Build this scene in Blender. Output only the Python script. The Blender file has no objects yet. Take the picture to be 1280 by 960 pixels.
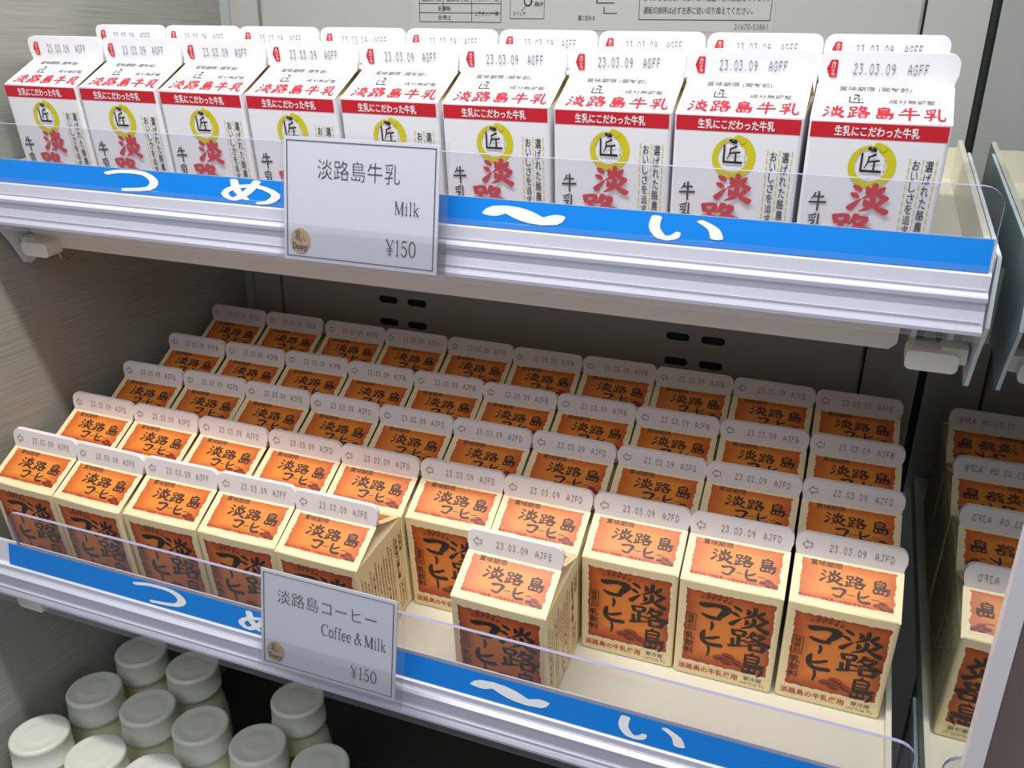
import bpy, math, random
from mathutils import Vector, Matrix, Euler
random.seed(7)
U = 0.058                      # one carton pitch of the coffee row, in metres
TILT = math.radians(8.0)       # the shelves slope towards the shopper; z here is the shelf normal
RT = Matrix.Rotation(-TILT, 4, 'X')
scene = bpy.context.scene
C = scene.collection

# ------------------------------------------------------------------ camera, world, lamps, exposure
cam_data = bpy.data.cameras.new('camera')
cam = bpy.data.objects.new('camera', cam_data); C.objects.link(cam)
cam.location = (9.472*U, -7.069*U, 5.304*U)
cam.rotation_euler = (math.radians(61.29), math.radians(1.808), math.radians(20.839))
cam_data.sensor_width = 36.0
cam_data.lens = 1088.685/1280*36.0
cam_data.clip_start = 0.01
scene.camera = cam

world = bpy.data.worlds.new('store'); scene.world = world; world.use_nodes = True
wn = world.node_tree.nodes; wl = world.node_tree.links
bg = wn['Background']
bg.inputs['Color'].default_value = (0.92, 0.94, 1.0, 1)
bg.inputs['Strength'].default_value = 0.27

def area(name, loc, rot, sx, sy, power, color):
    d = bpy.data.lights.new(name, 'AREA'); d.shape = 'RECTANGLE'
    d.size = sx; d.size_y = sy; d.energy = power; d.color = color
    o = bpy.data.objects.new(name, d); C.objects.link(o)
    o.location = loc; o.rotation_euler = rot
    return o
LAMP_Q = Vector((5.5, -3.65, 11.60))
lp = RT @ LAMP_Q
area('canopy_tube_light', lp*U, (-TILT, 0, 0), 10.4*U, 0.45*U, 5.3, (1.0, 0.97, 0.93))
# store ceiling lamp behind the shopper
area('store_ceiling_light', (7*U, -22*U, 26*U), (math.radians(40), 0, math.radians(0)), 1.6, 0.8, 10.0, (0.88, 0.93, 1.0))

scene.view_settings.view_transform = 'Standard'
scene.view_settings.look = 'None'
scene.view_settings.gamma = 1.0
scene.view_settings.use_curve_mapping = False
scene.view_settings.exposure = 0.0

# ------------------------------------------------------------------ materials
def srgb(r, g, b):
    f = lambda c: (c/255/12.92) if c/255 <= 0.04045 else ((c/255+0.055)/1.055)**2.4
    return (f(r), f(g), f(b), 1)
def new_mat(name):
    m = bpy.data.materials.new(name); m.use_nodes = True
    return m, m.node_tree.nodes, m.node_tree.links, m.node_tree.nodes['Principled BSDF']
def mat(name, col, rough=0.5, metal=0.0, spec=0.5, noise=0.0, scale=40.0):
    m, n, l, p = new_mat(name)
    p.inputs['Base Color'].default_value = col
    p.inputs['Roughness'].default_value = rough
    p.inputs['Metallic'].default_value = metal
    p.inputs['Specular IOR Level'].default_value = spec
    if noise:
        tc = n.new('ShaderNodeTexCoord'); t = n.new('ShaderNodeTexNoise'); t.inputs['Scale'].default_value = scale
        mx = n.new('ShaderNodeMix'); mx.data_type = 'RGBA'
        mx.inputs['A'].default_value = tuple(c*(1-noise) for c in col[:3])+(1,)
        mx.inputs['B'].default_value = tuple(min(1, c*(1+noise)) for c in col[:3])+(1,)
        l.new(tc.outputs['Object'], t.inputs['Vector']); l.new(t.outputs['Fac'], mx.inputs['Factor'])
        l.new(mx.outputs['Result'], p.inputs['Base Color'])
    return m
def clear_mat(name, tint=(0.97, 0.97, 0.98), gloss=1.0, haze=0.0, hazecol=(0.8, 0.8, 0.85)):
    m, n, l, p = new_mat(name)
    n.remove(p); out = n['Material Output']
    tr = n.new('ShaderNodeBsdfTransparent'); tr.inputs['Color'].default_value = (*tint, 1)
    gl = n.new('ShaderNodeBsdfGlossy'); gl.inputs['Roughness'].default_value = 0.05
    gl.inputs['Color'].default_value = (gloss, gloss, gloss, 1)
    lw = n.new('ShaderNodeLayerWeight'); lw.inputs['Blend'].default_value = 0.5     # Schlick reflectance of one sheet face
    pw = n.new('ShaderNodeMath'); pw.operation = 'POWER'; pw.inputs[1].default_value = 4.0
    fr = n.new('ShaderNodeMath'); fr.operation = 'MULTIPLY_ADD'; fr.inputs[1].default_value = 0.6; fr.inputs[2].default_value = 0.025
    l.new(lw.outputs['Facing'], pw.inputs[0]); l.new(pw.outputs[0], fr.inputs[0])
    mx = n.new('ShaderNodeMixShader')
    l.new(fr.outputs[0], mx.inputs[0]); l.new(gl.outputs[0], mx.inputs[2])
    if haze:
        df = n.new('ShaderNodeBsdfDiffuse'); df.inputs['Color'].default_value = (*hazecol, 1)
        m2 = n.new('ShaderNodeMixShader'); m2.inputs[0].default_value = haze
        l.new(tr.outputs[0], m2.inputs[1]); l.new(df.outputs[0], m2.inputs[2]); l.new(m2.outputs[0], mx.inputs[1])
    else:
        l.new(tr.outputs[0], mx.inputs[1])
    l.new(mx.outputs[0], out.inputs['Surface'])
    return m
def torn_panel(name, cream, center, edge, thr=0.035):
    """Printed orange panel: torn paper border and darker burnt rim, read from the face's UV map."""
    m, n, l, p = new_mat(name)
    p.inputs['Roughness'].default_value = 0.4
    uv = n.new('ShaderNodeUVMap'); uv.uv_map = 'UVMap'
    s = n.new('ShaderNodeSeparateXYZ'); l.new(uv.outputs[0], s.inputs[0])
    def M(op, a, b=None):
        q = n.new('ShaderNodeMath'); q.operation = op
        for i, v in enumerate((a, b)):
            if v is None: continue
            if isinstance(v, (int, float)): q.inputs[i].default_value = v
            else: l.new(v, q.inputs[i])
        return q.outputs[0]
    x, y = s.outputs[0], s.outputs[1]
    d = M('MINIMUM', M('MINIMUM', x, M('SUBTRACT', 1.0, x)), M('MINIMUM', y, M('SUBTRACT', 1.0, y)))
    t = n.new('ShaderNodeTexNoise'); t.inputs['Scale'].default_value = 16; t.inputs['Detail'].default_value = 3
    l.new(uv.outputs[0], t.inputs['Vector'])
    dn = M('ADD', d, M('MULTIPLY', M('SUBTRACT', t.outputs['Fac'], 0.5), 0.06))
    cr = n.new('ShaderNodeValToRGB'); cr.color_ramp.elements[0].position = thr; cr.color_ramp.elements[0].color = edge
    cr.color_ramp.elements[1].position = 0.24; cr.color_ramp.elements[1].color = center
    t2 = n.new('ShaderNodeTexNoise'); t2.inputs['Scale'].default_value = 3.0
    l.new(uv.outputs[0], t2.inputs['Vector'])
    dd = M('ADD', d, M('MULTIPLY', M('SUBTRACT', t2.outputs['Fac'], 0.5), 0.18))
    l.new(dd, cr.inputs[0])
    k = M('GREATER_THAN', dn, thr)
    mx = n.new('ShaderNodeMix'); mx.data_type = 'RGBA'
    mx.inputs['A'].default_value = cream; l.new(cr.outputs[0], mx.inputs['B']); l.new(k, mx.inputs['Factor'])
    l.new(mx.outputs['Result'], p.inputs['Base Color'])
    return m

CREAM = srgb(247, 228, 182)
M_cream = mat('cream_paper', CREAM, 0.45, noise=0.03)
M_cfin = mat('carton_fin_paper', srgb(238, 230, 228), 0.5)
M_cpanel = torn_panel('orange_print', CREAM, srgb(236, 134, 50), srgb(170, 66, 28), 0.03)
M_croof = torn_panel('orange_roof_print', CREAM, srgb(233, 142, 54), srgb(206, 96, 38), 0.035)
M_ink = mat('black_ink', srgb(42, 34, 36), 0.5)
M_roofink = mat('brown_black_ink', srgb(66, 42, 40), 0.45)
M_redbrown = mat('red_brown_ink', srgb(186, 66, 34), 0.5)
M_brownink = mat('brown_ink', srgb(112, 74, 52), 0.55)
M_dateink = mat('date_ink', srgb(122, 104, 96), 0.6)
M_bean = mat('bean_print', srgb(152, 60, 38), 0.4)
M_beandark = mat('bean_dark_print', srgb(92, 34, 22), 0.45)
M_white = mat('white_paper', srgb(240, 240, 244), 0.42)
M_red = mat('red_ink', srgb(206, 28, 44), 0.45)
M_brushred = mat('brush_red_ink', srgb(205, 34, 52), 0.45)
M_yellow = mat('yellow_green_ink', srgb(214, 204, 20), 0.45)
M_greyink = mat('grey_ink', srgb(104, 102, 108), 0.5)
M_whiteink = mat('white_ink', srgb(250, 250, 250), 0.4)
M_kraft = mat('kraft_sticker', srgb(205, 170, 118), 0.6, noise=0.05)
M_card = mat('card_paper', srgb(222, 225, 236), 0.4)
M_blue = mat('blue_print', srgb(0, 132, 228), 0.35)
M_tray = mat('tray_cream_enamel', srgb(224, 220, 202), 0.35, noise=0.02)
M_rail = mat('price_rail_plastic', srgb(222, 222, 232), 0.3)
M_beam = mat('beam_enamel', srgb(240, 234, 226), 0.22)
M_bracket = mat('bracket_steel', srgb(216, 228, 234), 0.35)
M_hook = mat('hook_steel', srgb(170, 165, 160), 0.3, metal=0.8)
M_knob = mat('knob_plastic', srgb(236, 232, 226), 0.35)
M_dark = mat('dark_gap', srgb(38, 41, 40), 0.7)
M_back = mat('back_panel_enamel', srgb(174, 174, 171), 0.3, noise=0.02, scale=6)
M_notice = mat('notice_film', srgb(178, 179, 175), 0.3)
M_column = mat('corner_column_enamel', srgb(166, 176, 176), 0.35)
M_post = mat('post_taupe', srgb(120, 104, 98), 0.5)
M_postwhite = mat('post_white_edge', srgb(232, 228, 232), 0.35)
M_guard = clear_mat('clear_acrylic', (0.93, 0.93, 0.945), 0.9, haze=0.03)
M_guardedge = mat('acrylic_cut_edge', srgb(172, 170, 200), 0.2)
M_clear = clear_mat('clear_rail_film', (0.96, 0.96, 0.975), 1.0, haze=0.03)
M_sleeve = clear_mat('clear_sleeve', (0.975, 0.975, 0.98), 1.0, haze=0.02)

def brushed(name, a, b, rough, metal, sy, sz):
    m, n, l, p = new_mat(name)
    p.inputs['Roughness'].default_value = rough; p.inputs['Metallic'].default_value = metal
    tc = n.new('ShaderNodeTexCoord'); mp = n.new('ShaderNodeMapping'); mp.inputs['Scale'].default_value = (1, sy, sz)
    t = n.new('ShaderNodeTexNoise'); t.inputs['Scale'].default_value = 1.0; t.inputs['Detail'].default_value = 5; t.inputs['Roughness'].default_value = 0.7
    cr = n.new('ShaderNodeValToRGB'); cr.color_ramp.elements[0].position = 0.32; cr.color_ramp.elements[0].color = a
    cr.color_ramp.elements[1].position = 0.68; cr.color_ramp.elements[1].color = b
    l.new(tc.outputs['Object'], mp.inputs[0]); l.new(mp.outputs[0], t.inputs['Vector']); l.new(t.outputs['Fac'], cr.inputs[0])
    l.new(cr.outputs[0], p.inputs['Base Color'])
    return m
M_brushed = brushed('streaked_laminate', srgb(144, 144, 136), srgb(174, 174, 168), 0.4, 0.0, 14, 900)
M_mirror, _n, _l, _p = new_mat('polished_side_panel')
_p.inputs['Base Color'].default_value = srgb(188, 198, 200); _p.inputs['Metallic'].default_value = 1.0; _p.inputs['Roughness'].default_value = 0.025
M_floor = brushed('deck_dark_enamel', srgb(60, 60, 54), srgb(72, 72, 64), 0.5, 0.0, 20, 20)
M_canopy = mat('canopy_enamel', srgb(190, 190, 190), 0.5)

def milky(name, col, sss):
    m, n, l, p = new_mat(name)
    p.inputs['Base Color'].default_value = col; p.inputs['Roughness'].default_value = 0.33
    p.inputs['Subsurface Weight'].default_value = sss
    p.inputs['Subsurface Radius'].default_value = (1, 0.95, 0.8); p.inputs['Subsurface Scale'].default_value = 0.008
    return m
M_bottle = milky('milky_bottle', srgb(244, 242, 208), 0.5)
M_cap = milky('frosted_cap', srgb(234, 236, 224), 0.4)

# ------------------------------------------------------------------ mesh builder (all numbers in carton units)
class MB:
    def __init__(self): self.v = []; self.f = []; self.m = []; self.mats = []; self.uv = {}; self.smooth = set()
    def mi(self, m):
        if m not in self.mats: self.mats.append(m)
        return self.mats.index(m)
    def add(self, verts, faces, m, uvs=None, smooth=False):
        o = len(self.v); self.v += [tuple(p) for p in verts]; k = self.mi(m)
        for j, f in enumerate(faces):
            if smooth: self.smooth.add(len(self.f))
            if uvs: self.uv[len(self.f)] = uvs[j]
            self.f.append(tuple(o+i for i in f)); self.m.append(k)
    def quad(self, a, b, c, d, m, uv=False):
        self.add([a, b, c, d], [(0, 1, 2, 3)], m, [[(0, 0), (1, 0), (1, 1), (0, 1)]] if uv else None)
    def box(self, x0, y0, z0, x1, y1, z1, m):
        v = [(x0,y0,z0),(x1,y0,z0),(x1,y1,z0),(x0,y1,z0),(x0,y0,z1),(x1,y0,z1),(x1,y1,z1),(x0,y1,z1)]
        self.add(v, [(3,2,1,0),(4,5,6,7),(0,1,5,4),(1,2,6,5),(2,3,7,6),(3,0,4,7)], m)
    def prism(self, poly, axis, a, b, m, mside=None):
        """poly = 2-D outline, extruded along axis from a to b."""
        def P(p, t):
            if axis == 0: return (t, p[0], p[1])
            if axis == 1: return (p[0], t, p[1])
            return (p[0], p[1], t)
        n = len(poly); v = [P(p, a) for p in poly]+[P(p, b) for p in poly]
        self.add(v, [tuple(range(n)), tuple(range(2*n-1, n-1, -1))], m)
        self.add(v, [(i, i+n, (i+1) % n+n, (i+1) % n) for i in range(n)], mside or m)
    def lathe(self, prof, m, seg=32, cap=True, smooth=True):
        n = len(prof); v = []
        for r, z in prof:
            for k in range(seg):
                a = 2*math.pi*k/seg; v.append((r*math.cos(a), r*math.sin(a), z))
        f = [(i*seg+k, i*seg+(k+1) % seg, (i+1)*seg+(k+1) % seg, (i+1)*seg+k) for i in range(n-1) for k in range(seg)]
        self.add(v, f, m, smooth=smooth)
        if cap:
            self.add(v[:seg], [tuple(range(seg-1, -1, -1))], m); self.add(v[-seg:], [tuple(range(seg))], m)
    def tube(self, pts, r, m, seg=8):
        rings = []; pts = [Vector(p) for p in pts]
        for i, p in enumerate(pts):
            d = (pts[min(i+1, len(pts)-1)]-pts[max(i-1, 0)]).normalized()
            a = d.orthogonal().normalized() if i == 0 else (A - d*A.dot(d)).normalized()
            A = a; b = d.cross(a)
            rings.append([p+(a*math.cos(t)+b*math.sin(t))*r for t in [2*math.pi*k/seg for k in range(seg)]])
        v = [q for R in rings for q in R]; n = len(rings)
        f = [(i*seg+k, i*seg+(k+1) % seg, (i+1)*seg+(k+1) % seg, (i+1)*seg+k) for i in range(n-1) for k in range(seg)]
        f += [tuple(range(seg-1, -1, -1)), tuple((n-1)*seg+k for k in range(seg))]
        self.add(v, f, m, smooth=True)
    def decal(self, geo, frame, box, m, lift, keep=False):
        """geo (unit-box 2-D faces, y up) laid on frame at box=(x0,y0,x1,y1) in frame units, y up."""
        v2, f = geo; o, r, u = frame; nrm = r.cross(u).normalized()
        x0, y0, x1, y1 = box
        self.add([o+r*(x0+(x1-x0)*p[0])+u*(y0+(y1-y0)*p[1])+nrm*(lift+(p[2] if len(p) > 2 else 0)) for p in v2], f, m)
    def build(self, name, parent=None, mat4=None):
        me = bpy.data.meshes.new(name)
        pts = [Vector(p) for p in self.v]
        if mat4 is not None: pts = [mat4 @ p for p in pts]
        me.from_pydata([tuple(p*U) for p in pts], [], self.f)
        for m in self.mats: me.materials.append(m)
        for i, p in enumerate(me.polygons):
            p.material_index = self.m[i]; p.use_smooth = i in self.smooth
        if self.uv:
            L = me.uv_layers.new(name='UVMap')
            for i, q in self.uv.items():
                for li, t in zip(me.polygons[i].loop_indices, q): L.data[li].uv = t
        me.update()
        o = bpy.data.objects.new(name, me); C.objects.link(o)
        if parent: o.parent = parent
        return o
def tag(o, label=None, cat=None, group=None, kind=None):
    if label: o['label'] = label
    if cat: o['category'] = cat
    if group: o['group'] = group
    if kind: o['kind'] = kind
    return o
def empty(name, loc, rot=(0, 0, 0)):
    o = bpy.data.objects.new(name, None); C.objects.link(o)
    o.location = Vector(loc)*U; o.rotation_euler = rot; o.empty_display_size = 0.01
    return o
def copy_tree(src, loc, rot):
    r = src.copy(); C.objects.link(r); r.location = Vector(loc)*U; r.rotation_euler = rot
    for ch in src.children:
        c = ch.copy(); C.objects.link(c); c.parent = r
    return r

# ------------------------------------------------------------------ lettering: brush strokes and text outlines
def stroke(pts, sub=3, caps=True):
    """pts (x, y down 0..100, width) -> outline strip in the unit box, y up."""
    P = [Vector(p) for p in pts]; S = []
    for i in range(len(P)-1):
        p0, p1, p2, p3 = P[max(i-1, 0)], P[i], P[i+1], P[min(i+2, len(P)-1)]
        for k in range(sub):
            t = k/sub
            S.append(0.5*((2*p1)+(p2-p0)*t+(2*p0-5*p1+4*p2-p3)*t*t+(3*p1-p0-3*p2+p3)*t**3))
    S.append(P[-1]); v = []; f = []
    for i, s in enumerate(S):
        d = (S[min(i+1, len(S)-1)].xy-S[max(i-1, 0)].xy)
        d = d.normalized() if d.length > 1e-6 else Vector((1, 0)); n = Vector((-d.y, d.x))
        v += [s.xy+n*s.z/2, s.xy-n*s.z/2]
        if i: f.append((2*i-2, 2*i-1, 2*i+1, 2*i))
    if caps:
        for i, sgn in ((0, -1), (len(S)-1, 1)):
            d = (S[1].xy-S[0].xy) if i == 0 else (S[-1].xy-S[-2].xy)
            d = d.normalized(); n = Vector((-d.y, d.x)); r = S[i].z/2; o = len(v)
            v += [S[i].xy+n*r*math.cos(a)+d*sgn*r*0.7*math.sin(a) for a in [math.pi*k/5 for k in range(6)]]
            f.append(tuple(range(o, o+6)))
    z = [0.0001*(i//2) for i in range(2*len(S))]
    if caps: z += [-0.0002]*6+[0.0001*len(S)+0.0002]*6
    return [(p.x/100, 1-p.y/100, h) for p, h in zip(v, z)], f
def merge(parts):
    V = []; F = []
    for v, f in parts:
        o = len(V); V += v; F += [tuple(o+i for i in q) for q in f]
    return V, F
def place(geo, x0, y0, x1, y1, z=0.0):
    return [(x0+(x1-x0)*p[0], y0+(y1-y0)*p[1], z+(p[2] if len(p) > 2 else 0)) for p in geo[0]], geo[1]
def glyph(strokes, k=1.0): return layers([stroke([(x, y, w*k) for x, y, w in s]) for s in strokes])
def layers(parts):      # each stroke of wet ink lies a hair above the one before it
    return merge([place(g, 0, 0, 1, 1, 0.0006*i) for i, g in enumerate(parts)])
G = {
 '淡': [[(8,12,5),(18,18,10),(27,26,6)], [(4,38,5),(13,43,10),(22,50,6)], [(4,90,12),(14,76,9),(30,56,3)],
       [(42,14,5),(47,24,10),(42,35,4)], [(86,11,4),(79,21,10),(70,32,5)], [(62,3,9),(61,22,9),(54,38,8),(34,53,3)], [(62,26,5),(74,38,8),(93,50,12)],
       [(40,58,5),(45,68,10),(40,79,4)], [(88,54,4),(81,64,10),(71,74,5)], [(61,48,9),(61,66,9),(52,84,8),(30,98,3)], [(62,70,5),(76,84,9),(97,96,13)]],
 '路': [[(8,10,9),(12,34,8)], [(9,11,7),(38,8,9),(35,32,8)], [(12,33,7),(36,31,7)], [(25,34,8),(25,84,8)], [(25,56,7),(43,53,6)], [(10,54,8),(11,86,8)],
       [(3,93,10),(22,86,8),(47,77,4)], [(60,3,10),(55,20,8),(44,38,3)], [(56,16,7),(84,13,10),(72,36,8),(42,60,3)], [(56,30,6),(74,46,9),(99,58,13)],
       [(54,64,9),(57,95,8)], [(54,64,7),(88,61,10),(84,93,8)], [(57,92,7),(85,90,7)]],
 '島': [[(52,-2,5),(43,10,8)], [(26,13,9),(27,64,9)], [(26,13,7),(72,11,9),(70,44,8)], [(28,28,6),(70,27,6)], [(28,43,6),(70,42,6)], [(26,57,8),(95,53,9)],
       [(27,66,7),(87,64,10),(86,88,10),(74,99,4)], [(44,66,8),(44,90,8)], [(20,73,8),(23,92,8)], [(23,91,8),(65,89,7)], [(65,74,7),(65,91,7)]],
 'コ': [[(8,14,10),(20,20,20),(60,10,14),(92,20,22),(80,54,16),(62,88,7)], [(16,72,8),(40,84,14),(72,82,12)]],
 '｜': [[(44,4,16),(54,30,18),(50,70,16),(42,98,8)]],
 'ー': [[(2,50,10),(30,54,14),(70,46,14),(98,56,10)]],
 'ヒ': [[(26,0,8),(20,30,16),(24,70,15),(48,90,18),(96,84,18)], [(86,26,10),(54,46,14),(26,54,8)]],
 '牛': [[(34,6,8),(27,24,7),(12,40,4)], [(26,27,7),(82,24,8)], [(4,58,9),(96,53,10)], [(54,0,10),(54,100,9)]],
 '乳': [[(52,3,8),(34,10,7),(8,14,5)], [(12,22,6),(18,32,7)], [(28,20,6),(32,30,7)], [(52,16,6),(42,30,6)], [(12,44,6),(48,41,8),(32,58,6)],
       [(32,54,7),(33,90,8),(22,95,4)], [(2,72,7),(56,63,7)], [(68,4,9),(68,78,9),(80,94,10),(95,90,8),(95,70,4)]],
 '匠': [[(34,0,12),(52,4,17),(66,8,12)], [(10,22,9),(10,88,9)], [(10,88,9),(98,88,10)], [(68,24,9),(42,34,7)], [(40,32,7),(38,52,7),(26,76,4)],
       [(40,52,6),(86,46,8)], [(66,50,8),(66,82,8)]],
 'つ': [[(0,22,13),(30,8,15),(74,10,17),(94,42,17),(82,76,16),(34,90,14)]],
 'め': [[(22,8,14),(28,50,15),(44,82,10)], [(62,6,14),(46,52,15),(22,86,14),(6,66,13),(22,38,13),(62,26,14),(94,52,16),(84,84,14),(64,94,10)]],
 '〜': [[(2,60,26),(18,26,40),(38,32,44),(62,70,44),(82,76,40),(98,40,20)]],
 'い': [[(8,12,15),(6,52,16),(18,86,17),(34,82,15),(40,64,8)], [(70,16,12),(88,40,16),(94,72,18)]],
 # thin serif letters for the price cards
 'M': [[(4,4,3),(24,4,3)], [(13,4,5),(13,96,5)], [(2,97,4),(26,97,4)], [(14,4,12),(50,92,12)], [(50,92,5),(86,4,5)], [(86,4,13),(86,96,13)], [(72,97,4),(99,97,4)], [(82,4,3),(98,4,3)]],
 'i': [[(50,14,22),(52,16,22)], [(52,36,24),(52,96,24)], [(20,40,5),(52,37,5)], [(16,97,5),(88,97,5)]],
 'l': [[(52,2,24),(52,96,24)], [(18,6,5),(52,3,5)], [(16,97,5),(88,97,5)]],
 'k': [[(22,2,12),(22,96,12)], [(4,5,4),(22,3,4)], [(4,97,4),(42,97,4)], [(26,70,6),(80,38,6)], [(40,62,8),(84,96,13)], [(62,37,4),(98,37,4)], [(62,97,4),(100,97,4)]],
 'C': [[(92,24,5),(86,8,5),(56,2,5),(24,14,10),(8,50,13),(24,84,10),(58,98,5),(94,82,4)], [(92,4,4),(92,30,5)]],
 'o': [[(50,36,6),(20,44,12),(8,66,15),(20,90,12),(50,98,6),(80,90,12),(92,66,15),(80,44,12),(50,36,6)]],
 'f': [[(96,10,12),(78,2,6),(52,8,10),(44,30,17),(44,96,17)], [(14,38,5),(80,38,5)], [(14,97,5),(80,97,5)]],
 'e': [[(10,64,6),(88,64,6),(80,44,10),(52,36,6),(20,46,12),(8,68,15),(22,92,12),(54,98,7),(92,84,4)]],
 '&': [[(98,96,10),(44,36,11),(34,14,9),(50,2,6),(66,14,9),(50,34,6),(16,58,9),(8,80,12),(26,97,9),(52,92,6),(86,52,5)], [(70,49,4),(98,49,4)]],
 '¥': [[(8,4,12),(50,50,12)], [(90,4,5),(50,50,6)], [(50,50,12),(50,96,12)], [(2,4,4),(30,4,4)], [(70,4,4),(98,4,4)], [(24,97,4),(76,97,4)], [(14,56,5),(86,56,5)], [(14,72,5),(86,72,5)]],
 '1': [[(52,2,18),(52,96,18)], [(22,14,6),(52,4,6)], [(22,97,5),(82,97,5)]],
 '5': [[(86,4,8),(24,4,9)], [(24,4,6),(18,44,6)], [(18,46,6),(52,38,8),(88,62,16),(74,90,12),(40,98,7),(12,84,12)]],
 '0': [[(50,2,6),(22,14,12),(10,50,15),(22,86,12),(50,98,6),(78,86,12),(90,50,15),(78,14,12),(50,2,6)]],
}
SQ = {  # thin dot-printer strokes for the dates
 '2': [[(10,18,0),(50,2,0),(88,22,0),(50,60,0),(10,98,0)], [(10,98,0),(92,98,0)]], '3': [[(10,6,0),(86,6,0),(48,42,0)], [(48,42,0),(90,64,0),(54,98,0),(8,84,0)]],
 '0': [[(50,2,0),(12,26,0),(12,74,0),(50,98,0),(88,74,0),(88,26,0),(50,2,0)]], '9': [[(86,42,0),(50,54,0),(12,30,0),(50,2,0),(88,28,0),(80,70,0),(40,98,0)]],
 '.': [[(40,92,0),(60,92,0)]], 'A': [[(10,98,0),(14,40,0)], [(14,40,0),(50,2,0)], [(50,2,0),(86,40,0)], [(86,40,0),(90,98,0)], [(14,62,0),(86,62,0)]],
 'J': [[(30,4,0),(96,4,0)], [(66,4,0),(66,80,0),(40,98,0),(10,82,0)]], 'F': [[(12,2,0),(12,98,0)], [(12,3,0),(90,3,0)], [(12,48,0),(76,48,0)]],
 'D': [[(12,2,0),(12,98,0)], [(12,3,0),(66,6,0),(90,50,0),(66,94,0),(12,97,0)]], 'E': [[(12,2,0),(12,98,0)], [(12,3,0),(90,3,0)], [(12,48,0),(76,48,0)], [(12,97,0),(90,97,0)]],
 'B': [[(12,2,0),(12,98,0)], [(12,3,0),(80,10,0),(76,40,0),(12,48,0)], [(12,48,0),(88,58,0),(84,90,0),(12,97,0)]],
 'G': [[(90,20,0),(50,2,0),(12,26,0),(12,74,0),(50,98,0),(88,80,0),(88,54,0)], [(54,54,0),(88,54,0)]], ' ': [],
}
def gl(ch, k=1.0): return glyph(G[ch], k)
def date_geo(s, w=12):
    n = len(s); parts = []
    for i, ch in enumerate(s):
        if SQ[ch]:
            g = layers([stroke([(x, y, w) for x, y, _ in st], 2) for st in SQ[ch]])
            parts.append(place(g, (i+0.12)/n, 0, (i+0.86)/n, 1))
    return merge(parts)
def row_geo(s, widths=None, k=1.0, gap=0.06):
    widths = widths or [1]*len(s); tot = sum(widths)+gap*(len(s)-1); x = 0; parts = []
    for ch, w in zip(s, widths):
        if ch != ' ': parts.append(place(gl(ch, k), x/tot, 0, (x+w)/tot, 1))
        x += w+gap
    return merge(parts)
_tc = {}
def text_geo(s, bold=0.0, vertical=False):
    """Outline of typed text, filling the unit box."""
    key = (s, bold, vertical)
    if key in _tc: return _tc[key]
    if vertical:
        n = len(s); parts = []
        for i, ch in enumerate(s):
            if ch == ' ': continue
            v, f = text_geo(ch, bold); v = [(p[0], p[1]) for p in v]
            a = 0.10 if ch not in 'いしたにこきり' else 0.14
            parts.append(([(a+(1-2*a)*x, 1-(i+1)/n+(0.06+0.88*y)/n) for x, y in v], f))
        r = merge(parts)
    else:
        c = bpy.data.curves.new('t', 'FONT'); c.body = s; c.resolution_u = 2; c.offset = bold; c.fill_mode = 'FRONT'
        o = bpy.data.objects.new('t', c); C.objects.link(o)
        dg = bpy.context.evaluated_depsgraph_get(); dg.update()
        me = bpy.data.meshes.new_from_object(o.evaluated_get(dg))
        v = [(p.co.x, p.co.y) for p in me.vertices]; f = [tuple(p.vertices) for p in me.polygons]
        bpy.data.objects.remove(o); bpy.data.curves.remove(c); bpy.data.meshes.remove(me)
        xs = [p[0] for p in v]; ys = [p[1] for p in v]
        w = max(max(xs)-min(xs), 1e-4); h = max(max(ys)-min(ys), 1e-4)
        r = ([((x-min(xs))/w, (y-min(ys))/h) for x, y in v], f)
    _tc[key] = r
    return r
RECT = ([(0,0),(1,0),(1,1),(0,1)], [(0,1,2,3)])
def ring_box(t, tx=None):
    tx = tx or t
    return merge([place(RECT,0,0,1,t), place(RECT,0,1-t,1,1), place(RECT,0,0,tx,1), place(RECT,1-tx,0,1,1)])
def ellipse(n=24): return [(0.5+0.5*math.cos(2*math.pi*k/n), 0.5+0.5*math.sin(2*math.pi*k/n)) for k in range(n)], [tuple(range(n))]
def bean_geo():
    a = []; b = []
    for cx, cy, rx, ry, rot in ((22,55,20,15,-10), (48,38,22,17,25), (74,64,22,16,35), (44,72,18,13,20)):
        pts = []
        for k in range(14):
            t = 2*math.pi*k/14; r = math.radians(rot); x = rx*math.cos(t); y = ry*math.sin(t)
            pts.append(((cx+x*math.cos(r)-y*math.sin(r))/100, 1-(cy+x*math.sin(r)+y*math.cos(r))/100))
        a.append((pts, [tuple(range(13, -1, -1))]))
        r = math.radians(rot); dx, dy = rx*0.8*math.cos(r), rx*0.8*math.sin(r)
        b.append(stroke([(cx-dx,cy-dy,2),(cx,cy+2,5),(cx+dx,cy+dy,2)]))
    return layers(a), layers(b)
BEAN, BEANCUT = bean_geo()
ARROW = layers([stroke([(2,50,7),(48,4,7)],1), stroke([(48,4,7),(48,26,7)],1), stroke([(48,26,7),(98,26,7)],1), stroke([(98,26,7),(98,76,7)],1),
               stroke([(98,76,7),(48,76,7)],1), stroke([(48,76,7),(48,97,7)],1), stroke([(48,97,7),(2,50,7)],1)])
def fb(x0, t0, x1, t1, W, H):   # box from fractions (x from left, t from top)
    return (x0*W, (1-t1)*H, x1*W, (1-t0)*H)

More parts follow.
